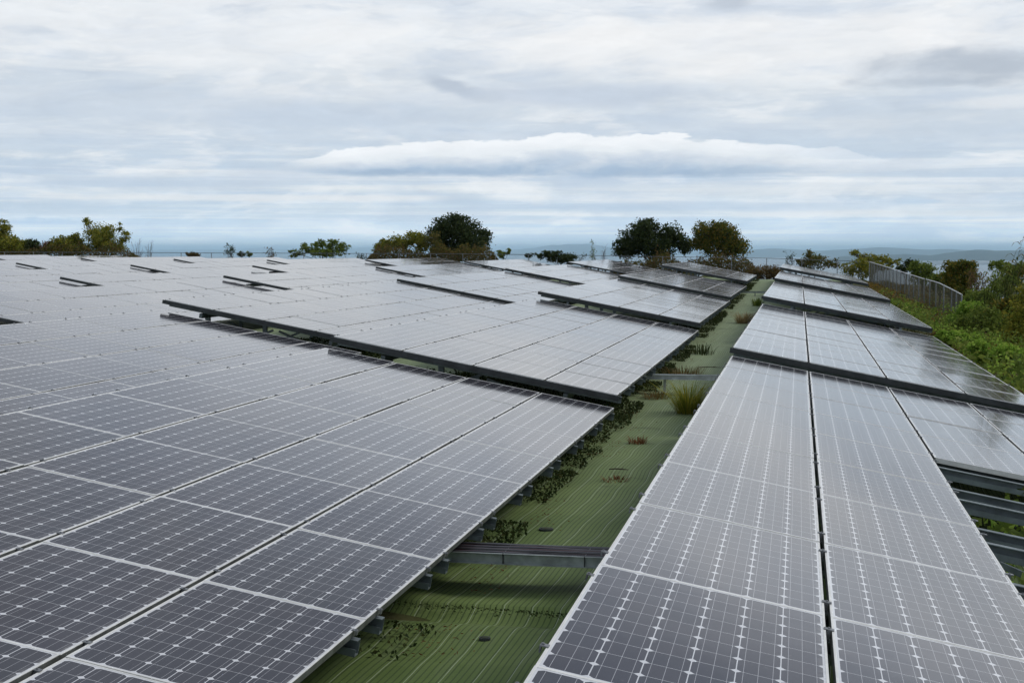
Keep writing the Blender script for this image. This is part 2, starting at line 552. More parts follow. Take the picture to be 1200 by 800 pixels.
LEAF = {
    'dark': m_leaf('leaf_dark', (0.027, 0.046, 0.016), (0.046, 0.070, 0.022), (0.081, 0.101, 0.030)),
    'brown': m_leaf('leaf_brown', (0.074, 0.068, 0.024), (0.135, 0.101, 0.038), (0.230, 0.135, 0.054)),
    'orange': m_leaf('leaf_orange', (0.085, 0.093, 0.024), (0.187, 0.145, 0.031), (0.340, 0.178, 0.043)),
    'olive': m_leaf('leaf_olive', (0.058, 0.082, 0.024), (0.119, 0.126, 0.030), (0.245, 0.167, 0.041)),
    'mixed': m_leaf('leaf_mixed', (0.066, 0.099, 0.021), (0.113, 0.140, 0.025), (0.317, 0.216, 0.036)),
    'yellow': m_leaf('leaf_yellow', (0.114, 0.152, 0.023), (0.247, 0.262, 0.035), (0.400, 0.333, 0.049)),
    'green': m_leaf('leaf_green', (0.094, 0.141, 0.029), (0.151, 0.209, 0.037), (0.245, 0.284, 0.055)),
    'lime': m_leaf('leaf_lime', (0.147, 0.256, 0.033), (0.250, 0.405, 0.053), (0.381, 0.499, 0.085)),
    'weed': m_leaf('leaf_weed', (0.021, 0.037, 0.011), (0.038, 0.062, 0.018), (0.082, 0.086, 0.029)),
    'rust': m_leaf('leaf_rust', (0.103, 0.040, 0.021), (0.184, 0.081, 0.034), (0.276, 0.149, 0.069)),
    'straw': m_leaf('leaf_straw', (0.220, 0.170, 0.080), (0.320, 0.240, 0.110), (0.420, 0.330, 0.180)),
    'redtwig': m_leaf('leaf_redtwig', (.08, .075, .03), (.14, .09, .045), (.22, .16, .06)),
}
M_BARK = m_bark()
M_TWIG = mat('twig_grey', (.13, .10, .105), .9)[0]

# ------------------------------------------------------------------ setting: terrain, mat, sea, hills
vs = np.unique(np.concatenate([np.linspace(-3000, -400, 12), np.linspace(-400, -75, 14), np.arange(-75, -8, 2.5), np.arange(-8, 16, .8), np.linspace(16, 120, 24), np.linspace(120, 3000, 16)]))
ss = np.unique(np.concatenate([np.linspace(-3000, -60, 14), np.linspace(-60, 0, 10), np.arange(0, 92, 2.0), np.arange(92, 140, 1.5), np.linspace(140, 420, 22), np.linspace(420, 3000, 14)]))
VV, SS = np.meshgrid(vs, ss)
ZZ = ground(VV, SS) + (nr.random(VV.shape) - .5) * np.where((VV > -70) & (VV < 12) & (SS < 98), .05, np.clip(np.abs(SS - 40) * .015, .3, 3))


def grid_mesh(name, X, Y, Z, material):
    nY, nX = X.shape
    co = np.stack([X, Y, Z], -1).reshape(-1, 3)
    i = np.arange(nX * nY).reshape(nY, nX)
    f = np.stack([i[:-1, :-1], i[:-1, 1:], i[1:, 1:], i[1:, :-1]], -1).reshape(-1, 4)
    me = bpy.data.meshes.new(name)
    me.from_pydata(co.tolist(), [], f.tolist())
    me.materials.append(material)
    me.polygons.foreach_set('use_smooth', [True] * len(f))
    return me


tag(link('ground', grid_mesh('ground', VV, SS, ZZ - .05, m_ground())), kind='structure')

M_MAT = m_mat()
vm = np.unique(np.concatenate([np.arange(-58, -3.4, 1.6), np.arange(-3.4, .4, .09), np.arange(.4, 3.3, .5)]))
sm = np.unique(np.concatenate([np.arange(2, 9.5, .14), np.arange(9.5, 10.8, .03), np.arange(10.8, 34, .14), np.arange(34, 93.3, .6)]))
VM, SM = np.meshgrid(vm, sm)


def vnoise(x, y, seed, sc):
    """smooth value noise"""
    g = np.random.default_rng(seed).random((64, 64))
    x = np.abs(x * sc + 100); y = np.abs(y * sc + 100)
    xi, yi = np.floor(x).astype(int), np.floor(y).astype(int)
    fx, fy = x - xi, y - yi
    fx = fx * fx * (3 - 2 * fx); fy = fy * fy * (3 - 2 * fy)
    A = lambda a, b: g[a % 64, b % 64]
    return (A(xi, yi) * (1 - fx) + A(xi + 1, yi) * fx) * (1 - fy) + (A(xi, yi + 1) * (1 - fx) + A(xi + 1, yi + 1) * fx) * fy


ZM = ground(VM, SM) + .02 + (vnoise(VM, SM, 1, .7) - .5) * .05 + (vnoise(VM, SM, 2, 2.1) - .5) * .018
# a fold where two sheets lap, with a hollow on the near side
fold = 10.1 + (vnoise(VM, SM * 0, 5, 1.3) - .5) * .25
ZM += np.where(SM > fold, .028 * np.exp(-(SM - fold) / 1.2), 0) - .05 * np.exp(-((SM - fold + .22) / .16) ** 2)
fold2 = 85.6
ZM += .10 * np.exp(-((SM - fold2) / .7) ** 2)
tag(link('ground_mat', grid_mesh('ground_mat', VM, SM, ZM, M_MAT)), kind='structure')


def matz(v, s): return gz(v, s) + .02


sea = MB()
R = 85000
sea.quad((-R, -R, 0), (R, -R, 0), (R, R, 0), (-R, R, 0))
tag(sea.build('sea', m_sea(), loc=(0, 0, -118.5)), kind='structure')

M_HILL = m_hill()


def far_hill(name, dist, pts, depth, seed):
    """a range of hills: ridge heights read off the skyline, with real depth behind and in front"""
    n = 160
    xs = np.linspace(pts[0][0], pts[-1][0], n)
    ys = np.interp(xs, [p[0] for p in pts], [p[1] for p in pts])
    r2 = np.random.default_rng(seed)
    jit = np.convolve(r2.normal(0, 1, n + 8), np.ones(5) / 5, 'same')[4:-4] * .55
    rows = []
    fr = [-1, -.6, -.3, -.12, 0, .15, .5, 1]
    hh = [0, .22, .55, .85, 1, .82, .4, 0]
    X = np.zeros((len(fr), n)); Y = X.copy(); Z = X.copy()
    for k in range(n):
        r = ray(xs[k], ys[k] + jit[k]); r = r / math.hypot(r.x, r.y)
        zt = max(r.z * dist + CAMZ, -117)
        for j in range(len(fr)):
            dd = dist + fr[j] * depth
            X[j, k], Y[j, k] = r.x * dd, r.y * dd
            w_ = .8 + .4 * r2.random() if 0 < j < len(fr) - 1 and fr[j] else 1
            Z[j, k] = -121 + (zt + 121) * min(1, hh[j] * w_)
    tag(link(name, grid_mesh(name, X, Y, Z, M_HILL)), kind='structure')


far_hill('hills', 15500, [(960, 305), (990, 300), (1030, 299), (1060, 297.5), (1090, 299), (1120, 295), (1145, 292.5), (1165, 294), (1200, 293.5), (1260, 291), (1400, 294), (1900, 295)], 2200, 3)
far_hill('hills', 29000, [(820, 297), (850, 294.5), (880, 292.5), (905, 291), (930, 292.5), (960, 294), (1000, 292), (1030, 289.5), (1060, 291), (1090, 293), (1110, 291.5), (1150, 294), (1250, 292), (1400, 294), (1900, 295)], 4000, 4)
far_hill('hills', 37000, [(560, 297), (575, 294.5), (600, 293), (625, 291), (645, 287.2), (670, 285.8), (692, 286.2), (712, 289.5), (740, 291.5), (780, 292.5), (840, 296)], 4200, 5)
far_hill('hills', 52000, [(-100, 294), (150, 293.5), (200, 292.5), (260, 292.5), (300, 290.5), (330, 292), (400, 292), (440, 288.6), (480, 290.5), (560, 293), (620, 294)], 5000, 6)

# pale buildings of the town along the far shore
tw = MB()
for k in range(90):
    px = 1060 + 150 * rnd.random() if k < 60 else 1150 + 60 * rnd.random()
    r = ray(px, 306); r = r / math.hypot(r.x, r.y)
    dd = 13150 + rnd.random() * 60
    wd, ht = 25 + 50 * rnd.random(), 10 + 22 * rnd.random()
    c = Vector((r.x * dd, r.y * dd, 0))
    tw.box(c.x - wd, c.x + wd, c.y - 20, c.y + 20, -118.4, -118.4 + ht)
tag(tw.build('town', mat('pale_walls', (.75, .74, .72), .8)[0]), 'pale strip of town buildings along the far shore', 'town', kind='stuff')

# ------------------------------------------------------------------ solar arrays
TILT = math.radians(10.646)
CT, ST = math.cos(TILT), math.sin(TILT)
PW, PL, PU, PV = .990, 1.636, 1.640, 1.0154

gl = MB().box(.0105, PW - .0105, .0105, PL - .0105, -.008, -.0015)
ME_GLASS = gl.mesh('solar_panel', M_PANEL)
fr_ = MB()
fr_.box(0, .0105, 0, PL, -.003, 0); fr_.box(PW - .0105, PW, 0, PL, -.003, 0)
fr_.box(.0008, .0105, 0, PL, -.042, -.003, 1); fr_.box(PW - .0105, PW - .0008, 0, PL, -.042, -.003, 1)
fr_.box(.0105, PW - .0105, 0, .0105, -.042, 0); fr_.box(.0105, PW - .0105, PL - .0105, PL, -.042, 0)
ME_FRAME = fr_.mesh('frame', [M_FRAME, M_FSIDE_SHADE])
fp = MB()
fp.box(.0105, PW - .0105, .0105, PL - .0105, -.008, -.0015, 0)
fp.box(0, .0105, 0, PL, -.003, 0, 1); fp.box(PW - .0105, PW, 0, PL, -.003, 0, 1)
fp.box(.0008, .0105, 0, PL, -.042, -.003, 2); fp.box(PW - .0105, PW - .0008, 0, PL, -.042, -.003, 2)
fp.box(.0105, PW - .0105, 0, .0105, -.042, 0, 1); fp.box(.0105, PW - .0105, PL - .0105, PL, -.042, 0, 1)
ME_FAR = fp.mesh('solar_panel', [M_PANEL, M_FRAME, M_FSIDE_SHADE])


def purlin_mesh(x0, x1):
    """deep lipped channel lying across the slope: top flange, recessed web, lower lip in front"""
    p = MB()
    p.box(x0, x1, -.030, .030, -.050, -.044)                 # top flange
    p.box(x0, x1, .024, .030, -.128, -.050)                  # web
    p.box(x0, x1, -.034, .024, -.134, -.128)                 # bottom flange
    p.box(x0, x1, -.040, -.034, -.134, -.092)                # lip
    return p.mesh('purlin', M_GALV)


ME_PUR = purlin_mesh(.03, 4.09)
cl = MB()
cl.box(-.021, .021, -.016, .016, .001, .005); cl.box(-.009, .009, -.012, .012, -.04, .001); cl.tube([(0, 0, .006), (0, 0, .011)], [.006, .005], 6)
ME_CL = cl.mesh('clamp', M_CLAMP)
ce = MB()
ce.box(-.008, .024, -.016, .016, .001, .005); ce.box(.018, .024, -.016, .016, -.022, .001); ce.tube([(.015, 0, .005), (.015, 0, .011)], [.007, .006], 6)
ME_CE = ce.mesh('clamp', M_CLAMP)


def solar_array(row, vh, s0, zh, label, near, cols=(10, 10, 10, 10), purl=True):
    zg = min(gz(vh + 2, s0 + 8), zh + CAMZ - ST * 4.1 - .30)
    t = empty('solar_array', (vh, s0, zg), label, 'solar array', 'solar arrays set out in rows')
    H = zh + CAMZ - zg                                     # height of the high edge over the array's base
    rot = (0, TILT, 0)
    P = lambda x, y, z: (x * CT + z * ST, y, H - x * ST + z * CT)
    jr = random.Random(int(vh * 100) * 131 + int(s0 * 10))
    for c in range(4):                                     # c counts down the slope
        for r in range(10 - cols[c], 10):
            x = c * PV + (PV - PW) / 2
            rj = (math.radians(jr.uniform(-.15, .15)), TILT + math.radians(jr.uniform(-.15, .15)), math.radians(jr.uniform(-.04, .04)))
            o = link('solar_panel', ME_GLASS if near else ME_FAR, t, P(x, r * PU, jr.uniform(-.0015, .0015)), rj)
            if near:
                link('frame', ME_FRAME, o)
    ys = [r * PU + q for r in range(10) for q in (.24, PL - .24)]
    if purl:
        for y in ys:
            link('purlin', ME_PUR, t, P(0, y, 0), rot)
    # clamps on the purlins in the gaps between the columns and along both edges
    if near:
        for y in ys:
            for c in range(5):
                if c == 0: o = link('clamp', ME_CE, t, P((PV - PW) / 2, y, 0), (0, TILT, math.pi) if False else rot); o.scale = (-1, 1, 1)
                elif c == 4:
                    if y < (10 - cols[3]) * PU: continue
                    link('clamp', ME_CE, t, P(4 * PV - (PV - PW) / 2, y, 0), rot)
                else:
                    if y < (10 - max(cols[c - 1], cols[c])) * PU: continue
                    link('clamp', ME_CL, t, P(c * PV, y, 0), rot)
    else:
        cm = MB()
        for y in ys:
            for c in (1, 2, 3):
                cm.box(c * PV - .020, c * PV + .020, y - .018, y + .018, .001, .007)
        tag(cm.build('clamps', M_CLAMP, t, P(0, 0, 0), rot), kind='stuff')
    # channel closing the near end
    e = MB()
    e.box(-.02, 4.08, -.030, -.004, -.076, -.012)
    e.box(-.02, 4.08, -.030, .03, -.082, -.076)
    e.build('end_channel', M_DARK, t, P(0, 0, 0), rot)
    if cols[3] < 10:
        pass
    # girders along the rows, posts and braces
    for x in (.75, 3.35):
        g = MB()
        g.box(x - .03, x + .03, .05, 16.36, -.218, -.1345)
        g.build('girder', M_GALV, t, P(0, 0, 0), rot)
        for k in range(6):
            y = .42 + k * 3.1
            px, py, pz = P(x, y, -.218)
            po = MB()
            if pz > .12:
                po.box(px - .045, px + .045, y - .035, y + .035, -.12, pz - .004)
                po.box(px - .10, px + .10, y - .08, y + .08, .012, .024)
                po.build('post', M_GALV, t)
    if near or s0 < 45:
        for k in range(6):
            y = .50 + k * 3.1
            a = P(.80, y, -.22); b = P(3.30, y, -.22)
            br = MB()
            br.bar((a[0], y, .08), ((a[0] + b[0]) / 2, y, (a[2] + b[2]) / 2 - .0), .04, .04, up=(0, 1, 0))
            br.bar((b[0], y + .06, .06), ((a[0] + b[0]) / 2 + .1, y + .06, (a[2] + b[2]) / 2 - .02), .04, .04, up=(0, 1, 0))
            br.build('brace', M_GALV, t)
    return t


ORD = ['nearest', 'second', 'third', 'fourth', 'farthest']
rows = [
    ('M', -.86, 3.16, [-1.375, -1.28, -1.10, -.97, -.78], 'the row right of the green walkway'),
    ('T', -6.355, 3.06, [-1.33, -1.19, -1.02, -.90, -.68], 'the row left of the green walkway'),
    ('L', -11.80, 9.68, [-1.12, -.93, -.855, -.74, -.60], 'the second row left of the walkway'),
    ('R', -17.30, 9.68, [-1.08, -.90, -.77, -.69, -.58], 'the third row left of the walkway'),
    ('R', -22.72, 26.43, [-.95, -.83, -.64, -.50], 'the fourth row left of the walkway'),
    ('R', -28.25, 26.43, [-.90, -.72, -.62, -.51], 'the fifth row left of the walkway'),
    ('R', -33.63, 43.2, [-.64, -.54, -.47], 'the sixth row left of the walkway'),
    ('R', -39.14, 60.0, [-.50, -.43], 'the seventh row left of the walkway'),
    ('R', -44.62, 60.0, [-.46, -.37], 'the eighth row left of the walkway'),
    ('R', -50.10, 76.8, [-.32], 'the ninth row left of the walkway'),
    ('R', -55.60, 76.8, [-.26], 'the tenth row left of the walkway'),
]
for code, vh, s0, zs, rowname in rows:
    nT = len(zs)
    for k, zh in enumerate(zs):
        s = s0 + 16.75 * k
        if nT == 1: word = 'only'
        elif k == nT - 1: word = 'farthest'
        else: word = ORD[k]
        if code == 'M' and k == 0:
            lab = 'nearest solar array right of the green walkway, its bare rails showing at lower right'
        elif code == 'T' and k == 0:
            lab = 'nearest solar array left of the green walkway, filling the lower left'
        elif nT == 1:
            lab = 'only visible solar array in ' + rowname
        else:
            lab = word + ' solar array in ' + rowname
        solar_array(code, vh, s, zh, lab, near=(code in 'MT' and s < 25) or (code == 'L' and s < 30),
                    cols=(10, 10, 4, 4) if code == 'M' and k == 0 else (10,) * 4, purl=(code in 'MT') or (code == 'L' and s < 45))

# ------------------------------------------------------------------ cable trays across the walkway
M_TRAY = m_metal('tray_steel', (.34, .38, .37), .45, .4, .25, 8)


def tray(s, x0, x1, dz, label, wd=.20, posts=(), skew=0.0, cables=0, clabel='', M_TRAY=M_TRAY):
    zb = matz(-1.7, s) + dz
    t = empty('cable_tray', (x0, s, matz(-1.7, s)), label, 'cable tray', 'cable trays across the walkway')
    L = x1 - x0
    b = MB()
    b.box(0, L, 0, wd, dz, dz + .004)
    b.box(0, L, -.004, 0, dz - .012, dz + .062); b.box(0, L, wd, wd + .004, dz - .012, dz + .062)
    b.box(0, L, -.022, -.004, dz + .058, dz + .062)
    b.box(0, L, -.030, -.004, dz - .016, dz - .012)
    b.build('channel', M_TRAY, t, rot=(0, 0, skew))
    for x in posts:
        p = MB().box(x - .02, x + .02, .06, .10, -.06, dz - .001)
        p.box(x - .05, x + .05, .03, .13, .012, .02)
        p.build('post', M_TRAY, t)
    for x in (.5, 1.1, 1.7)[:3 if cables else 0]:
        MB().box(x, x + .006, -.0235, wd + .006, dz - .0175, dz + .0635).build('tie', M_CABLE, t, rot=(0, 0, skew))
    if cables:
        cb = empty('cable_bundle', (x0, s, zb), clabel, 'cables')
        for k in range(cables):
            yy = .012 + (wd - .024) * (k % 18) / 17
            zz = .014 + .020 * (k // 18) + rnd.uniform(0, .006)
            pts = []
            for q in range(9):
                pts.append((L * q / 8, yy + rnd.uniform(-.012, .012), zz + rnd.uniform(-.004, .006)))
            MB().tube(pts, [.0075] * 9, 6).build('cable', [M_CABLE, M_CABLE, M_CABLE_G, M_CABLE, M_CABLE_R][k % 5], cb, rot=(0, 0, skew), smooth=True)


tray(10.55, -3.2, -.55, .24, 'galvanized tray of cables bridging the walkway between the two nearest arrays', wd=.36, skew=.0, cables=54,
     clabel='black, grey and dark red cables lying in the nearest tray')
tray(24.7, -3.2, -.4, .26, 'thin grey cable tray on a short post beside the grass tuft', wd=.16, posts=(1.02,), M_TRAY=m_metal('bright_tray_steel', (.55, .59, .58), .45, .3, .2, 8))
tray(66.5, -3.2, -.4, .16, 'far cable tray crossing the pale end of the walkway', wd=.12, posts=(1.3,))

# ------------------------------------------------------------------ vegetation
def leaves_mesh(name, C, size, material, flat=0.0, aspect=1.7, seed=0):
    """one small folded leaf per point of C"""
    g = np.random.default_rng(seed)
    n = len(C)
    a = g.normal(size=(n, 3)); a[:, 2] *= (1 - flat * .8); a /= np.linalg.norm(a, axis=1)[:, None]
    b = g.normal(size=(n, 3)); b -= (b * a).sum(1)[:, None] * a; b /= np.linalg.norm(b, axis=1)[:, None]
    nrm = np.cross(a, b)
    L = (size * g.uniform(.6, 1.35, n))[:, None]
    Wd = L / aspect
    p0 = C - a * L * .5
    p2 = C + a * L * .5
    p1 = C + b * Wd * .5 + nrm * L * .12
    p3 = C - b * Wd * .5 + nrm * L * .12
    V = np.stack([p0, p1, p2, p3], 1).reshape(-1, 3)
    i = np.arange(n) * 4
    F = np.concatenate([np.stack([i, i + 1, i + 2], 1), np.stack([i, i + 2, i + 3], 1)], 0)
    me = bpy.data.meshes.new(name)
    me.vertices.add(len(V)); me.vertices.foreach_set('co', V.ravel())
    me.loops.add(F.size); me.loops.foreach_set('vertex_index', F.ravel().astype(np.int32))
    me.polygons.add(len(F))
    me.polygons.foreach_set('loop_start', np.arange(0, F.size, 3, dtype=np.int32))
    me.polygons.foreach_set('loop_total', np.full(len(F), 3, dtype=np.int32))
    me.materials.append(material)
    me.update(calc_edges=True)
    return me


def blob_points(c, r, n, g, clump=.22):
    """leaf positions in an ellipsoid, gathered in sprays so that gaps stay between them"""
    k = max(8, int(n / 34))
    q = g.normal(size=(k, 3)); q /= np.linalg.norm(q, axis=1)[:, None]
    q *= (g.random(k) ** .40)[:, None]
    cen = q * r
    idx = g.integers(0, k, n)
    cs = clump * min(r)
    p = cen[idx] + g.normal(size=(n, 3)) * np.array([cs, cs, cs * .7])
    return c + p, c + cen


def plant(name, label, cat, s, blobs, leaf, n, size, base_px=None, group=None, twigs=26, trunk_r=.07, clump=.26, hz=None, seed=1, bark=None, stem_name='trunk', part='crown', spread=1.0):
    """tree or shrub from crown masses seen at photo positions, standing s metres along the rows"""
    g = np.random.default_rng(seed)
    mpp = None
    pts, cens, cores = [], [], []
    area = [rx * ry for _, _, rx, ry in blobs]
    for (px, py, rx, ry), ar in zip(blobs, area):
        off = g.uniform(-.5, .5) * rx * s / FPX * 1.2 * spread
        c = at_s(px, py, s + off)
        mp = (s + off) / FPX
        r = np.array([rx * mp, max(rx, ry) * .9 * mp, ry * mp]) * 1.06
        p, cc = blob_points(np.array(c), r, int(1.7 * n * ar / sum(area)), g, clump)
        pts.append(p); cens.append(cc); cores.append(np.array(c))
    P_ = np.concatenate(pts)
    cx = base_px if base_px is not None else np.average([b[0] for b in blobs], weights=area)
    b0 = at_s(cx, 300, s)
    zb = gz(b0.x, s) if hz is None else hz
    base = Vector((b0.x, s, zb))
    keep = P_[:, 2] > zb + .02
    P_ = P_[keep]
    t = empty(name, base, label, cat, group)
    bv = np.array(base)
    link(part, leaves_mesh(part, P_ - bv, size, LEAF[leaf], seed=seed), t)
    tr = MB()
    tip = np.average(cores, axis=0, weights=area) - bv
    mid = tip * np.array([.4, .4, .45])
    if trunk_r > 0:
        tr.tube([(0, 0, -.25), tuple(mid * .5 + g.normal(size=3) * .02), tuple(mid), tuple(tip)], [trunk_r * 1.25, trunk_r, trunk_r * .8, trunk_r * .3], 7)
        tr.build(stem_name, bark or M_BARK, t, smooth=True)
    br = MB()
    for co, cc in zip(cores, cens):
        h = co - bv
        br.tube([tuple(mid), tuple((mid + h) / 2 + g.normal(size=3) * .06), tuple(h)], [max(trunk_r, .02) * .55, max(trunk_r, .02) * .4, max(trunk_r, .02) * .18], 5)
        sel = cc[g.permutation(len(cc))[:twigs]] - bv
        for e in sel:
            br.tube([tuple(h * .8 + mid * .2), tuple((h + e) / 2 + g.normal(size=3) * .05), tuple(e)], [max(trunk_r, .02) * .22, max(trunk_r, .02) * .14, .005], 4)
    if len(br.f):
        br.build('branches', bark or M_BARK, t, smooth=True)
    return t


GT = 'trees and bushes beyond the far fence'
plant('leafy_tree', 'green tree cut by the left edge, taller than the bushes beside it', 'tree', 101, [(-14, 270, 20, 18), (-2, 290, 20, 10), (3, 267, 9, 9), (-4, 278, 12, 10), (8, 284, 10, 12)], 'yellow', 3800, .16, group=GT, seed=2)
plant('bush', 'olive green bush next to the tree at the left edge', 'bush', 100, [(20, 289, 15, 9), (12, 285, 10, 9), (30, 286, 8, 6), (24, 292, 18, 8)], 'yellow', 3000, .15, group=GT, seed=3, trunk_r=.04, stem_name='stem', part='foliage')
plant('bush', 'small dark green bush left of the orange bush', 'bush', 99.5, [(37, 290, 9, 8), (40, 286, 6, 4)], 'dark', 1100, .13, group=GT, seed=4, trunk_r=.04, stem_name='stem', part='foliage')
plant('bush', 'rusty orange bush between the dark green and yellow bushes', 'bush', 100, [(54, 291, 10, 7), (60, 287, 6, 5)], 'rust', 1000, .12, group=GT, seed=5, trunk_r=.04, stem_name='stem', part='foliage')
plant('bush', 'yellow green bush left of the tall sparse tree', 'bush', 100, [(78, 288, 16, 10), (69, 282, 8, 6), (89, 281, 8, 7), (64, 290, 8, 8), (84, 291, 20, 8)], 'yellow', 4200, .15, group=GT, seed=6, trunk_r=.05, stem_name='stem', part='foliage')
plant('sparse_tree', 'tall sparse autumn tree with thin twigs rising from the left bushes', 'tree', 100.5, [(108, 272, 9, 11), (121, 281, 15, 12), (103, 262, 5, 6), (129, 272, 8, 8), (142, 265, 4, 5), (147, 278, 7, 7), (136, 289, 17, 8), (112, 289, 14, 8), (120, 274, 12, 10)], 'yellow', 4600, .13, base_px=124, group=GT, twigs=40, seed=7, clump=.3)


def bare_shrub(label, s, px, top, wpx, n, seed, bark=M_TWIG, name='bare_shrub', leafmat=None, cat='shrub', lsize=.10, bend=.3):
    g = random.Random(seed)
    b0 = at_s(px, 300, s)
    zb = gz(b0.x, s)
    t = empty(name, (b0.x, s, zb), label, cat, GT)
    H = at_s(px, top, s).z - zb
    mp = s / FPX
    m = MB(); tips = []
    for k in range(n):
        h = H * g.uniform(.55, 1)
        dx = g.uniform(-1, 1) * wpx * mp; dy = g.uniform(-.5, .5) * wpx * mp
        p1 = Vector((dx * .3, dy * .3, h * .4)); p2 = Vector((dx * .7 + g.uniform(-.1, .1), dy * .7, h * .75)); p3 = Vector((dx, dy, h))
        m.tube([(dx * .05, 0, -.1), p1, p2, p3], [.016, .012, .009, .004], 4)
        tips += [p3, p2, (p1 + p2) / 2]
        for q in range(4):
            f = g.uniform(.35, .95); o = p1.lerp(p3, f)
            e = o + Vector((g.uniform(-bend, bend), g.uniform(-bend, bend), g.uniform(.1, .4)))
            m.tube([o, (o + e) / 2 + Vector((0, 0, .04)), e], [.007, .005, .003], 3)
            tips.append(e)
    m.build('stems', bark, t)
    if leafmat:
        pts = np.array([tuple(p) for p in tips])
        gg = np.random.default_rng(seed)
        C = np.repeat(pts, 7, 0) + gg.normal(size=(len(pts) * 7, 3)) * .07
        link('foliage', leaves_mesh('foliage', C, lsize, LEAF[leafmat], seed=seed), t)
    return t


bare_shrub('bare grey purple twiggy shrub right of the tall sparse tree', 100, 160, 279, 9, 16, 1)
bare_shrub('smaller leafless twig clump standing alone beside the left fence', 100, 175, 281, 6, 9, 2)
plant('bush', 'low rounded brown green bush rising alone over the left panels', 'bush', 96, [(226, 298.5, 9, 3.5)], 'brown', 700, .10, group=GT, seed=9, trunk_r=.03, stem_name='stem', part='foliage')
bare_shrub('slim upright sapling like a small conifer against the sea', 99, 269, 286, 3.5, 5, 5, leafmat='dark', name='sapling', cat='sapling', lsize=.12)
plant('bush', 'left one of two tiny dark bushes by the sea horizon', 'bush', 98.5, [(283, 297.5, 4, 4)], 'dark', 260, .10, group=GT, seed=10, trunk_r=.02, stem_name='stem', part='foliage')
plant('bush', 'right one of two tiny dark bushes by the sea horizon', 'bush', 98.5, [(292, 297.5, 4, 3)], 'green', 220, .10, group=GT, seed=11, trunk_r=.02, stem_name='stem', part='foliage')
bare_shrub('small brownish sapling left of the wide green bush', 99, 317, 292, 3, 5, 6, leafmat='brown', name='sapling', cat='sapling')
plant('wide_bush', 'wide green bush with upright sprays standing alone in mid distance', 'bush', 99, [(346, 297, 8, 4), (357, 292, 7, 6), (370, 289, 8, 6), (377, 285, 5, 5), (389, 288, 7, 7), (401, 291, 8, 6), (384, 296, 26, 5)], 'green', 2300, .14, group=GT, seed=12, trunk_r=.05, stem_name='stem', part='foliage', clump=.3)
bare_shrub('short dark twigs just left of the yellow green tree', 99, 423, 295, 5, 7, 8, leafmat='dark')
plant('spreading_tree', 'yellow green spreading tree left of the big dark tree', 'tree', 101, [(449, 291, 13, 7), (470, 284, 14, 8), (486, 279, 13, 8), (456, 284, 9, 5), (495, 287, 8, 8)], 'yellow', 3300, .15, base_px=474, group=GT, seed=13)
plant('dense_tree', 'large dark evergreen tree in the middle with a second low crown', 'tree', 102, [(528, 263, 19, 11), (516, 274, 15, 13), (543, 272, 18, 15), (550, 286, 20, 13), (567, 277, 8, 9), (522, 288, 15, 11), (537, 257, 12, 5)], 'dark', 9000, .16, base_px=538, group=GT, twigs=18, seed=14, trunk_r=.11)
plant('bush', 'olive brown bush in front of the large dark middle tree', 'bush', 99.5, [(507, 282, 8, 12), (513, 293, 10, 7), (545, 293, 8, 7)], 'olive', 1500, .12, group=GT, seed=15, trunk_r=.04, stem_name='stem', part='foliage')
plant('bush', 'low dark bush right of the large middle tree', 'bush', 98.5, [(588, 298, 9, 4), (597, 294, 3, 4)], 'green', 520, .11, group=GT, seed=16, trunk_r=.03, stem_name='stem', part='foliage')
plant('bush', 'tiny dark bush right of the low dark bush by the middle tree', 'bush', 98.5, [(620, 299, 5, 3)], 'dark', 240, .10, group=GT, seed=17, trunk_r=.02, stem_name='stem', part='foliage')
plant('low_hedge', 'low dark green hedge of leaves in front of the blue hill', 'hedge', 95.2, [(640, 299, 12, 4), (655, 301, 16, 6), (668, 304, 8, 6), (648, 297, 8, 3)], 'dark', 2600, .11, group=GT, seed=18, trunk_r=.03, stem_name='stem', part='foliage')
bare_shrub('thin sapling with one leafy tip left of the two tufted poles', 98.5, 682, 290, 2, 2, 31, leafmat='dark', name='sapling', cat='sapling')
bare_shrub('tall thin sapling with tufted tips before the blue hill', 98.8, 696, 283, 3.5, 3, 32, leafmat='green', name='sapling', cat='sapling', bend=.12)
bare_shrub('leafless twiggy sapling left of the second dark tree', 98.6, 706, 287, 5, 6, 33)
plant('dense_tree', 'broad dark evergreen tree standing left of the orange tinted tree', 'tree', 102, [(757, 268, 15, 11), (744, 280, 16, 13), (735, 290, 16, 11), (785, 276, 14, 12), (768, 288, 24, 14), (801, 287, 9, 11), (757, 262, 9, 6)], 'dark', 9500, .16, base_px=770, group=GT, twigs=18, seed=19, trunk_r=.11)
plant('round_tree', 'round evergreen tree with orange tinted leaves beside the walkway end', 'tree', 101, [(828, 271, 13, 11), (849, 274, 15, 12), (842, 286, 24, 12), (861, 290, 14, 13), (817, 284, 8, 9), (838, 266, 10, 6)], 'mixed', 7000, .15, base_px=842, group=GT, twigs=18, seed=20, trunk_r=.10)
plant('bush', 'brownish bush hiding the far end of the walkway', 'bush', 94.5, [(900, 318, 14, 7), (890, 325, 10, 6), (910, 323, 12, 9), (885, 318, 10, 6)], 'brown', 2600, .10, group=GT, seed=21, trunk_r=.03, stem_name='stem', part='foliage')
plant('bush', 'dark leafed bush behind the right end of the far fence', 'bush', 98.5, [(955, 306, 16, 8), (947, 299, 5, 6), (975, 309, 6, 7), (940, 309, 9, 5)], 'olive', 1500, .12, group=GT, seed=22, trunk_r=.03, stem_name='stem', part='foliage')
bare_shrub('thin dark sapling in front of the far right sea', 98.5, 926, 295, 5, 5, 34, leafmat='dark', name='sapling', cat='sapling')
bare_shrub('leafy sapling rising over the dark bush by the right fence', 98.5, 948, 293, 4, 5, 35, leafmat='green', name='sapling', cat='sapling')
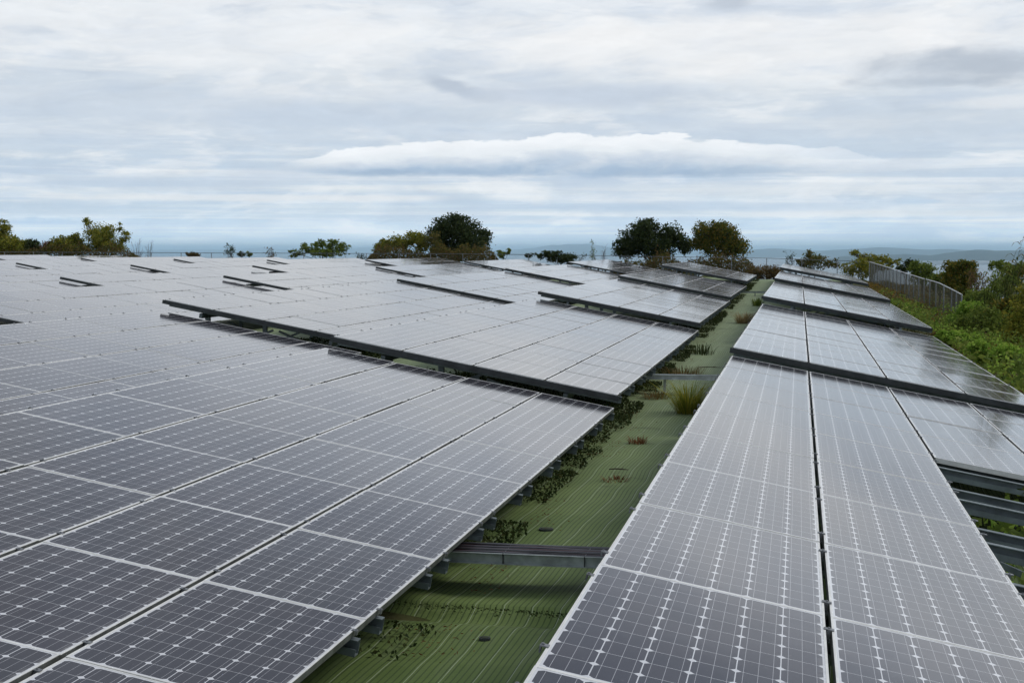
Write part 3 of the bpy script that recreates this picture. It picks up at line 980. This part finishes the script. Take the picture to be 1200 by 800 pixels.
plant('bush', 'olive bush at the corner where the two fences meet', 'bush', 97.5, [(998, 315, 14, 7), (1010, 310, 10, 8), (1014, 318, 8, 8)], 'yellow', 1500, .12, group=GT, seed=23, trunk_r=.03, stem_name='stem', part='foliage')
plant('spreading_tree', 'small yellow leaved tree with flat sprays behind the fence corner', 'tree', 99, [(1003, 296, 6, 3.5), (1012, 301, 8, 4), (1019, 304, 10, 5), (1036, 303, 12, 4), (1049, 307, 8, 3), (1032, 311, 14, 5)], 'yellow', 1500, .13, base_px=1020, group=GT, seed=24, clump=.35)

# low brown-green scrub behind the far fence
g = np.random.default_rng(40)
for leafm, part_, lab in (('brown', 0, 'tangle of brown scrub along the far fence under the trees'), ('olive', 1, 'greener scrub mixed into the brown scrub along the far fence')):
    pts = []
    for px0, px1, ylo, yhi, n in ((712, 888, 297, 322, 8000), (430, 505, 288, 304, 2400), (495, 585, 289, 306, 3200), (-10, 165, 287, 302, 3600)):
        for _ in range(n):
            x_ = g.uniform(px0, px1)
            top = (.45 + .75 * float(vnoise(x_, part_ * 7, 43, .045))) * (.75 + .45 * float(vnoise(x_, part_ * 5, 44, .3)))
            e_ = min(1, (x_ - px0) / 14, (px1 - x_) / 14)
            if g.random() < .15: top *= 1.25
            pts.append(tuple(at_s(x_, yhi - (yhi - ylo) * top * e_ * g.random() ** 1.1, 98 + g.random() * 2.5)))
    tag(link('scrub', leaves_mesh('scrub', np.array(pts), .12, LEAF[leafm], seed=41 + part_)), lab, 'scrub', kind='stuff')

# ------------------------------------------------------------------ far fence and right-hand fence
def fence(name, label, path, height, post_gap, wire, rail_m, post_m, wire_m, rail_r=.02, post_r=.024, pitch=.06):
    """path: list of world points of the top rail; the wire hangs down by height"""
    path = [Vector(p) for p in path]
    base = path[0] - Vector((0, 0, height))
    t = empty(name, base, label, 'fence')
    loc = [p - base for p in path]
    MB().tube(loc, [rail_r] * len(loc), 6).build('top_rail', rail_m, t, smooth=True)
    seg = [(loc[i], loc[i + 1], (loc[i + 1] - loc[i]).length) for i in range(len(loc) - 1)]
    total = sum(q[2] for q in seg)

    def at(d_):
        for a, b, l in seg:
            if d_ <= l: return a.lerp(b, d_ / l)
            d_ -= l
        return seg[-1][1]
    n = max(1, round(total / post_gap))
    for k in range(n + 1):
        p = at(total * k / n)
        MB().tube([p + Vector((0, 0, .015)), p - Vector((0, 0, height + .3))], [post_r, post_r], 7).build('post', post_m, t, smooth=True)
    m = MB()
    # chain link: two families of slanting wires
    ph = height - .03
    k = 0
    dstep = pitch * 1.414
    for sgn in (1, -1):
        x = -ph
        while x < total + ph:
            a, b = (x, x + ph) if sgn > 0 else (x + ph, x)
            lo_, hi_ = a, b
            q = []
            for f in (0, .25, .5, .75, 1):
                dd = a + (b - a) * f
                if 0 <= dd <= total:
                    p = at(dd)
                    q.append(p - Vector((0, 0, height - .0 - ph * f)))
            if len(q) > 1:
                m.tube(q, [wire] * len(q), 3, cap=False)
            x += dstep
    m.build('wire_mesh', wire_m, t)
    return t


vtop = lambda v: float(np.interp(v, [-75, -44, -21, -2, 4.6], [-.08, -.18, -.26, -.52, -.74])) + CAMZ
fpath = [(v, 97.0, vtop(v)) for v in np.arange(-62, 4.7, 2.22)]
fence('mesh_fence', 'long low wire fence with dark posts along the far edge by the sea', fpath, 1.15, 2.22, .0022, M_POST, M_POST, M_WIRE, pitch=.09)
pl = []
for px, py in ((1019, 306.8), (1035, 311.5), (1052, 317), (1068, 322), (1082, 326.5), (1094, 329.5), (1101, 331.8)):
    r = ray(px, py)
    # plan line of the fence: v = 4.15 + (90 - s) * .024
    k = (4.15 + 90 * .024) / (r.x + .024 * r.y)
    p = r * k
    pl.append((p.x, p.y, p.z + CAMZ))
for px, py, s in ((1114, 338.2, 53.2), (1127, 345.2, 48.5)):
    pl.append(tuple(at_s(px, py, s)))
fence('curved_fence', 'pale grey chain link fence curving along the right slope above the bushes', pl, 1.36, 2.0, .0024, M_RAIL, M_POST, M_WIRE, pitch=.066)

# ------------------------------------------------------------------ right slope: undergrowth and shrubs
def carpet(name, label, v0, v1, s0, s1, n, leafmat, size, hmax, seed, thr=0.0, nsc=.5, pw=1.5, cond=None, cat='undergrowth', flat=.4):
    g = np.random.default_rng(seed)
    v = g.uniform(v0, v1, n); s = s0 + (s1 - s0) * g.random(n) ** 1.25
    h = np.clip(vnoise(v, s, seed, nsc) * 1.15 - thr, 0, 1) ** pw
    h2 = vnoise(v, s, seed + 1, 2.6)
    keep = (h * h2 > .02) & ~((v > 3.9) & (v < 5.5) & (s > 44) & (g.random(n) > .12 if leafmat in ('lime', 'green') else v < -9))
    if cond is not None: keep &= cond(v, s)
    v, s, h, h2 = v[keep], s[keep], h[keep], h2[keep]
    z = ground(v, s) + .02 + hmax * h * (.5 + .5 * h2) * (.55 + .45 * g.random(len(v)))
    C = np.stack([v, s, z], 1) + g.normal(size=(len(v), 3)) * .02
    return tag(link(name, leaves_mesh(name, C, size, LEAF[leafmat], flat=flat, seed=seed)), label, cat, kind='stuff')


off_panel = lambda v, s: (v > 3.35) | ((v > 1.25) & (s < 13.2))
carpet('undergrowth', 'bright green leafy undergrowth covering the right slope', 1.2, 13, 4, 62, 46000, 'lime', .075, .75, 50, nsc=.55, cond=off_panel)
carpet('undergrowth', 'darker green weeds mixed through the right slope', 1.2, 14, 4, 66, 42000, 'green', .10, 1.0, 51, nsc=.42, cond=off_panel)
carpet('undergrowth', 'large leaved plants standing in clumps on the right slope', 1.2, 13, 4, 60, 26000, 'green', .16, 1.0, 57, thr=.35, nsc=.9, pw=.8, cond=off_panel, flat=.2)
carpet('dry_grass', 'dry brown grass between the weeds on the right slope', 2.5, 13, 5, 88, 20000, 'brown', .09, .45, 52, nsc=.6, cond=off_panel, cat='dry grass')
carpet('dry_grass', 'brown and green grass strip under the curved fence', 3.4, 6.0, 34, 92, 9000, 'orange', .08, .35, 53, nsc=.8, cat='grass', cond=lambda v, s: v > 3.4)

GS = 'shrubs on the right slope'
plant('shrub', 'reddish green shrub directly behind the near end of the curved fence', 'shrub', 58, [(1116, 314, 11, 8), (1131, 312, 11, 7), (1122, 326, 18, 11), (1136, 322, 9, 9), (1126, 342, 16, 14)], 'mixed', 4300, .10, group=GS, seed=60, trunk_r=.05, stem_name='stem', part='foliage')
plant('shrub', 'dark green shrub left of the reddish one behind the curved fence', 'shrub', 60, [(1108, 326, 10, 7), (1100, 333, 10, 6), (1094, 327, 6, 5)], 'green', 1500, .10, group=GS, seed=61, trunk_r=.04, stem_name='stem', part='foliage')
plant('shrub', 'round green shrub looking over the middle of the curved fence', 'shrub', 70, [(1084, 317, 12, 8), (1072, 313, 6, 8), (1083, 326, 16, 6)], 'green', 1700, .11, group=GS, seed=62, trunk_r=.04, stem_name='stem', part='foliage')
plant('shrub', 'thin dark shrub between the yellow tree and the round green shrub', 'shrub', 78, [(1066, 311, 6, 6), (1058, 315, 6, 5)], 'dark', 700, .11, group=GS, seed=63, trunk_r=.03, stem_name='stem', part='foliage')
plant('shrub', 'leafy green shrub with flat top behind the tall reeds', 'shrub', 50, [(1172, 311, 14, 5), (1186, 319, 14, 8), (1194, 312, 10, 6), (1180, 333, 18, 10)], 'green', 2400, .09, group=GS, seed=64, trunk_r=.04, stem_name='stem', part='foliage', clump=.3)
bare_shrub('red stemmed shrub with few leaves left of the tall reeds', 52, 1149, 318, 13, 11, 36, bark=mat('red_twig', (.10, .035, .03), .8)[0], leafmat='redtwig', name='red_shrub', lsize=.08)['group'] = GS
plant('shrub', 'dense dark shrub below the reeds near the right edge', 'shrub', 40, [(1150, 375, 18, 14), (1135, 385, 14, 12), (1172, 385, 20, 18)], 'green', 3300, .075, group=GS, seed=65, trunk_r=.03, stem_name='stem', part='foliage')
plant('shrub', 'yellowish brown shrub at the right edge below the reeds', 'shrub', 38, [(1196, 375, 14, 22), (1186, 395, 14, 14), (1204, 350, 10, 18)], 'yellow', 2400, .075, group=GS, seed=66, trunk_r=.03, stem_name='stem', part='foliage')
plant('shrub', 'bright green low shrub just right of the curved fence end', 'shrub', 44, [(1135, 362, 12, 9), (1122, 378, 16, 8), (1108, 388, 12, 6)], 'lime', 2600, .075, group=GS, seed=67, trunk_r=.03, stem_name='stem', part='foliage')
plant('shrub', 'bright green nettle like shrub at the right edge beside the panels', 'shrub', 31, [(1180, 420, 20, 12), (1160, 418, 14, 10), (1198, 428, 12, 14), (1146, 408, 10, 8)], 'lime', 3600, .07, group=GS, seed=68, trunk_r=.02, stem_name='stem', part='foliage')


plant('shrub', 'mid green shrub on the slope between the curved fence end and the reeds', 'shrub', 47, [(1150, 350, 16, 9), (1138, 356, 10, 8), (1163, 356, 10, 9)], 'green', 2600, .09, group=GS, seed=72, trunk_r=.03, stem_name='stem', part='foliage', clump=.3)
plant('shrub', 'olive and yellow shrub low on the slope under the reeds', 'shrub', 41, [(1176, 362, 14, 9), (1188, 356, 10, 8), (1164, 370, 10, 8)], 'mixed', 2300, .085, group=GS, seed=73, trunk_r=.03, stem_name='stem', part='foliage', clump=.3)
plant('shrub', 'broad leaved bright shrub beside the outer edge of the third right array', 'shrub', 36, [(1120, 398, 14, 7), (1136, 402, 12, 9), (1106, 392, 9, 5)], 'lime', 1500, .12, group=GS, seed=74, trunk_r=.02, stem_name='stem', part='foliage', clump=.32)


def blades(name, label, cat, base, n, hmin, hmax, spread, leafmat, seed, width=.012, lean=.5, group=None, part='blades'):
    g = random.Random(seed)
    t = empty(name, base, label, cat, group)
    m = MB()
    for k in range(n):
        h = g.uniform(hmin, hmax)
        a = g.uniform(0, 2 * math.pi)
        r = spread * math.sqrt(g.random())
        p = Vector((r * math.cos(a), r * math.sin(a), -.02))
        out = Vector((math.cos(a), math.sin(a), 0)) * h * g.uniform(.1, lean) + Vector((g.uniform(-.1, .1), g.uniform(-.1, .1), 0)) * h
        side = Vector((-math.sin(a), math.cos(a), 0)) * width * g.uniform(.6, 1.3)
        pts = [p, p + out * .25 + Vector((0, 0, h * .55)), p + out * .65 + Vector((0, 0, h * .9)), p + out * 1.15 + Vector((0, 0, h * .92))]
        ws = [1, .9, .6, .05]
        i = len(m.v)
        for q, w_ in zip(pts, ws):
            m.v += [tuple(q - side * w_), tuple(q + side * w_)]
        for q in range(3):
            m.f.append((i + q * 2, i + q * 2 + 1, i + q * 2 + 3, i + q * 2 + 2)); m.mi.append(0)
    m.build(part, LEAF[leafmat], t)
    return t


# tall reeds at the right edge: a bent stalk with long drooping leaves in two ranks and a feathery top
def reeds(label, base, n, hmin, hmax, spread, lean, seed, leafmat='green'):
    g = random.Random(seed)
    t = empty('reed_clump', base, label, 'reeds', 'reeds on the right slope')
    st, lf = MB(), MB()
    for k in range(n):
        h = g.uniform(hmin, hmax)
        a = g.uniform(0, 2 * math.pi); r = spread * math.sqrt(g.random())
        p0 = Vector((r * math.cos(a), r * math.sin(a), -.05))
        ln = Vector((lean[0] + g.uniform(-.3, .3), lean[1] + g.uniform(-.3, .3), 0)) * h * .5
        pts = [p0 + ln * f ** 2 + Vector((0, 0, h * (f - .12 * f ** 3))) for f in (0, .25, .5, .75, 1)]
        st.tube(pts, [.008, .007, .006, .005, .003], 4)
        for q in range(10):
            f = .25 + .75 * q / 9
            o = p0 + ln * f ** 2 + Vector((0, 0, h * (f - .12 * f ** 3)))
            b = a + (q % 2) * math.pi + g.uniform(-.7, .7)
            d_ = Vector((math.cos(b), math.sin(b), 0)); L = g.uniform(.28, .55) * (1.1 - .4 * f)
            sd_ = Vector((-math.sin(b), math.cos(b), 0)) * .021
            c = [o, o + d_ * L * .4 + Vector((0, 0, L * .28)), o + d_ * L * .8 + Vector((0, 0, L * .18)), o + d_ * L * 1.1 + Vector((0, 0, -L * .15))]
            i = len(lf.v)
            for q_, w_ in zip(c, (.6, 1, .7, .05)):
                lf.v += [tuple(q_ - sd_ * w_), tuple(q_ + sd_ * w_)]
            for q_ in range(3):
                lf.f.append((i + q_ * 2, i + q_ * 2 + 1, i + q_ * 2 + 3, i + q_ * 2 + 2)); lf.mi.append(0)
    st.build('stalks', LEAF['weed'], t)
    lf.build('leaves', LEAF[leafmat], t)


rb = at_s(1176, 300, 45)
reeds('thick clump of tall green reeds right of the red stemmed shrub', (rb.x, 45, gz(rb.x, 45)), 46, 1.3, 2.35, .55, (.1, 0), 70, 'green')
rb = at_s(1186, 300, 43)
reeds('tallest arching reed stalks bending to the right edge above the other reeds', (rb.x, 43, gz(rb.x, 43)), 16, 2.3, 3.3, .35, (.42, .1), 71, 'olive')

# weeds on the mat: dark strip under the low edges left of the walkway, with dead leaves
g = np.random.default_rng(80)
n = 46000
s = 3 + 88 * g.random(n) ** 1.6
hh = np.clip(vnoise(s * 0 + 3, s, 81, 1.1) * 1.7 - .65, 0, 1)
v = -2.36 - np.abs(g.normal(size=n)) * .28 + .06 * hh * g.random(n) + .12 * (vnoise(s * 0 + 9, s, 85, 3.0) - .5)
keep = (v > -3.6) & (hh > .04) & ((g.random(n) < np.interp(s, [9.4, 9.6, 14, 24, 30], [.15, .45, .55, .85, 1])))
v, s, hh = v[keep], s[keep], hh[keep]
z = ground(v, s) + .03 + .22 * hh * g.random(len(v)) ** 1.2
tag(link('weeds', leaves_mesh('weeds', np.stack([v, s, z], 1), .040, LEAF['weed'], seed=82)), 'dark weeds growing under the low panel edge left of the walkway', 'weeds', kind='stuff')
# dark weeds added under the raised near ends to blacken the gaps there
P2 = []
for v0, v1, sa, sb, m_ in ((-.8, 3.2, 19.9, 26, 9000), (-6.2, -2.6, 19.8, 27, 10000), (-11.6, -7.8, 26.4, 33, 9000), (-.8, 3.2, 36.8, 42, 5000), (-6.2, -2.6, 36.6, 42, 5000)):
    v = g.uniform(v0, v1, m_); s = g.uniform(sa, sb, m_)
    h = np.clip(vnoise(v, s, 86, .8) * 1.7 - .45, 0, 1)
    k = h > .03
    v, s, h = v[k], s[k], h[k]
    P2.append(np.stack([v, s, ground(v, s) + .03 + .42 * h * g.random(len(v))], 1))
tag(link('weeds', leaves_mesh('weeds', np.concatenate(P2), .055, LEAF['weed'], seed=87)), 'dark weeds added to blacken the gaps under the raised array ends', 'weeds', kind='stuff')
fv = g.uniform(-3.0, -.6, 700)
fs = 10.06 + .25 * (vnoise(fv, fv * 0, 5, 1.3) - .5) - np.abs(g.normal(size=700)) * .07
tag(link('soil_debris', leaves_mesh('soil_debris', np.stack([fv, fs, ground(fv, fs) + .016 + .012 * g.random(700) ** 2], 1), .018, LEAF['weed'], flat=.7, seed=88)), 'ragged dark line of soil and dead leaves along the lap of two mats', 'debris', kind='stuff')
n = 2600
s = 3 + 60 * g.random(n) ** 1.5
v = -2.28 + g.normal(size=n) * .13
keep = (vnoise(v, s, 83, 1.3) > .50) & (v < -1.9)
v, s = v[keep], s[keep]
tag(link('leaf_litter', leaves_mesh('leaf_litter', np.stack([v, s, ground(v, s) + .040 + .02 * g.random(len(v))], 1), .028, LEAF['rust'], flat=1, aspect=3.5, seed=84)), 'reddish dead leaves strewn under the left panel edge on the mat', 'dead leaves', kind='stuff')


def spot(px, py):
    """point of the mat under a photo position"""
    r = ray(px, py)
    k = 20.0
    for _ in range(30):
        p = r * k
        k = (matz(p.x, p.y) - CAMZ) / r.z
    p = r * k
    return Vector((p.x, p.y, matz(p.x, p.y)))


GW = 'tufts growing through the walkway mat'
blades('grass_tuft', 'large yellow green grass tuft beside the right array by the second tray', 'grass tuft', spot(806, 484), 520, .15, .52, .16, 'yellow', 90, .004, 1.9, GW)
blades('grass_tuft', 'dark reddish grass band behind the second cable tray', 'grass tuft', spot(800, 440), 420, .05, .22, .45, 'brown', 91, .004, 1.4, GW)
blades('grass_tuft', 'small brown dry tuft flat on the mat in mid walkway', 'grass tuft', spot(748, 520), 110, .05, .13, .12, 'rust', 92, .005, 1.2, GW)
blades('grass_tuft', 'flat rusty patch of dead grass nearer than the brown tuft', 'grass tuft', spot(721, 562), 90, .02, .06, .14, 'rust', 93, .005, 1.6, GW)
blades('grass_tuft', 'orange dry grass tuft beside the second right array', 'grass tuft', spot(872, 378), 300, .1, .40, .26, 'straw', 94, .006, 1.7, GW)
blades('grass_tuft', 'small green weed tuft on the pale mat below the far tray', 'grass tuft', spot(888, 358), 120, .10, .35, .22, 'green', 95, .012, .9, GW)
blades('grass_tuft', 'straw coloured dry grass at the very end of the walkway', 'grass tuft', spot(899, 331), 300, .15, .5, .9, 'straw', 96, .02, .8, GW)
blades('grass_tuft', 'reddish tuft by the post of the second cable tray', 'grass tuft', spot(770, 466), 220, .04, .15, .25, 'brown', 97, .004, 1.5, GW)
blades('grass_tuft', 'green weed tuft under the corner of the second left array', 'grass tuft', spot(822, 415), 120, .1, .3, .3, 'weed', 98, .008, .9, GW)


def drain(px, py, r, label):
    p = spot(px, py)
    t = empty('drain_cap', p, label, 'drain cap', 'drain caps in the walkway mat')
    MB().tube([(0, 0, -.01), (0, 0, .010)], [r, r], 20).build('rim', M_DARK, t)
    m = MB()
    m.tube([(0, 0, .010), (0, 0, .014), (0, 0, .015)], [r * .8, r * .62, r * .2], 20)
    m.build('lid', mat('drain_black', (.035, .045, .02), .8)[0], t, smooth=True)


drain(568, 748, .038, 'small dark round drain cap in the nearest stretch of mat')
drain(640, 620, .065, 'dark round drain cap just beyond the nearest cable tray')


def stick(px, py, L, ang, label):
    p = spot(px, py)
    t = MB()
    t.tube([(-L / 2, 0, .012), (-L * .15, .01, .018), (L * .2, -.008, .016), (L / 2, .004, .010)], [.006, .009, .008, .004], 6)
    t.tube([(L * .1, 0, .017), (L * .25, .05, .03)], [.005, .002], 5)
    o = t.build('stick', M_BARK, None, p, (0, 0, ang), smooth=True)
    tag(o, label, 'stick', 'sticks lying on the mat')


stick(725, 551, .22, .1, 'short brown stick lying near the rusty grass patch')
stick(832, 431, .45, .05, 'brown stick lying on the pale mat beyond the second tray')

# ------------------------------------------------------------------ haze over the bay
hz = MB()
hz.box(-80000, 80000, -80000, 80000, -123, 185)
hm = bpy.data.materials.new('haze')
hm.use_nodes = True
ht = hm.node_tree
ht.nodes.clear()
vo = ht.nodes.new('ShaderNodeVolumePrincipled')
vo.inputs['Color'].default_value = (.70, .89, 1.0, 1)
vo.inputs['Density'].default_value = 5.4e-5
vo.inputs['Anisotropy'].default_value = .965
oo = ht.nodes.new('ShaderNodeOutputMaterial')
ht.links.new(vo.outputs[0], oo.inputs['Volume'])
tag(hz.build('haze', hm), 'pale blue haze over the bay', 'haze', kind='stuff')
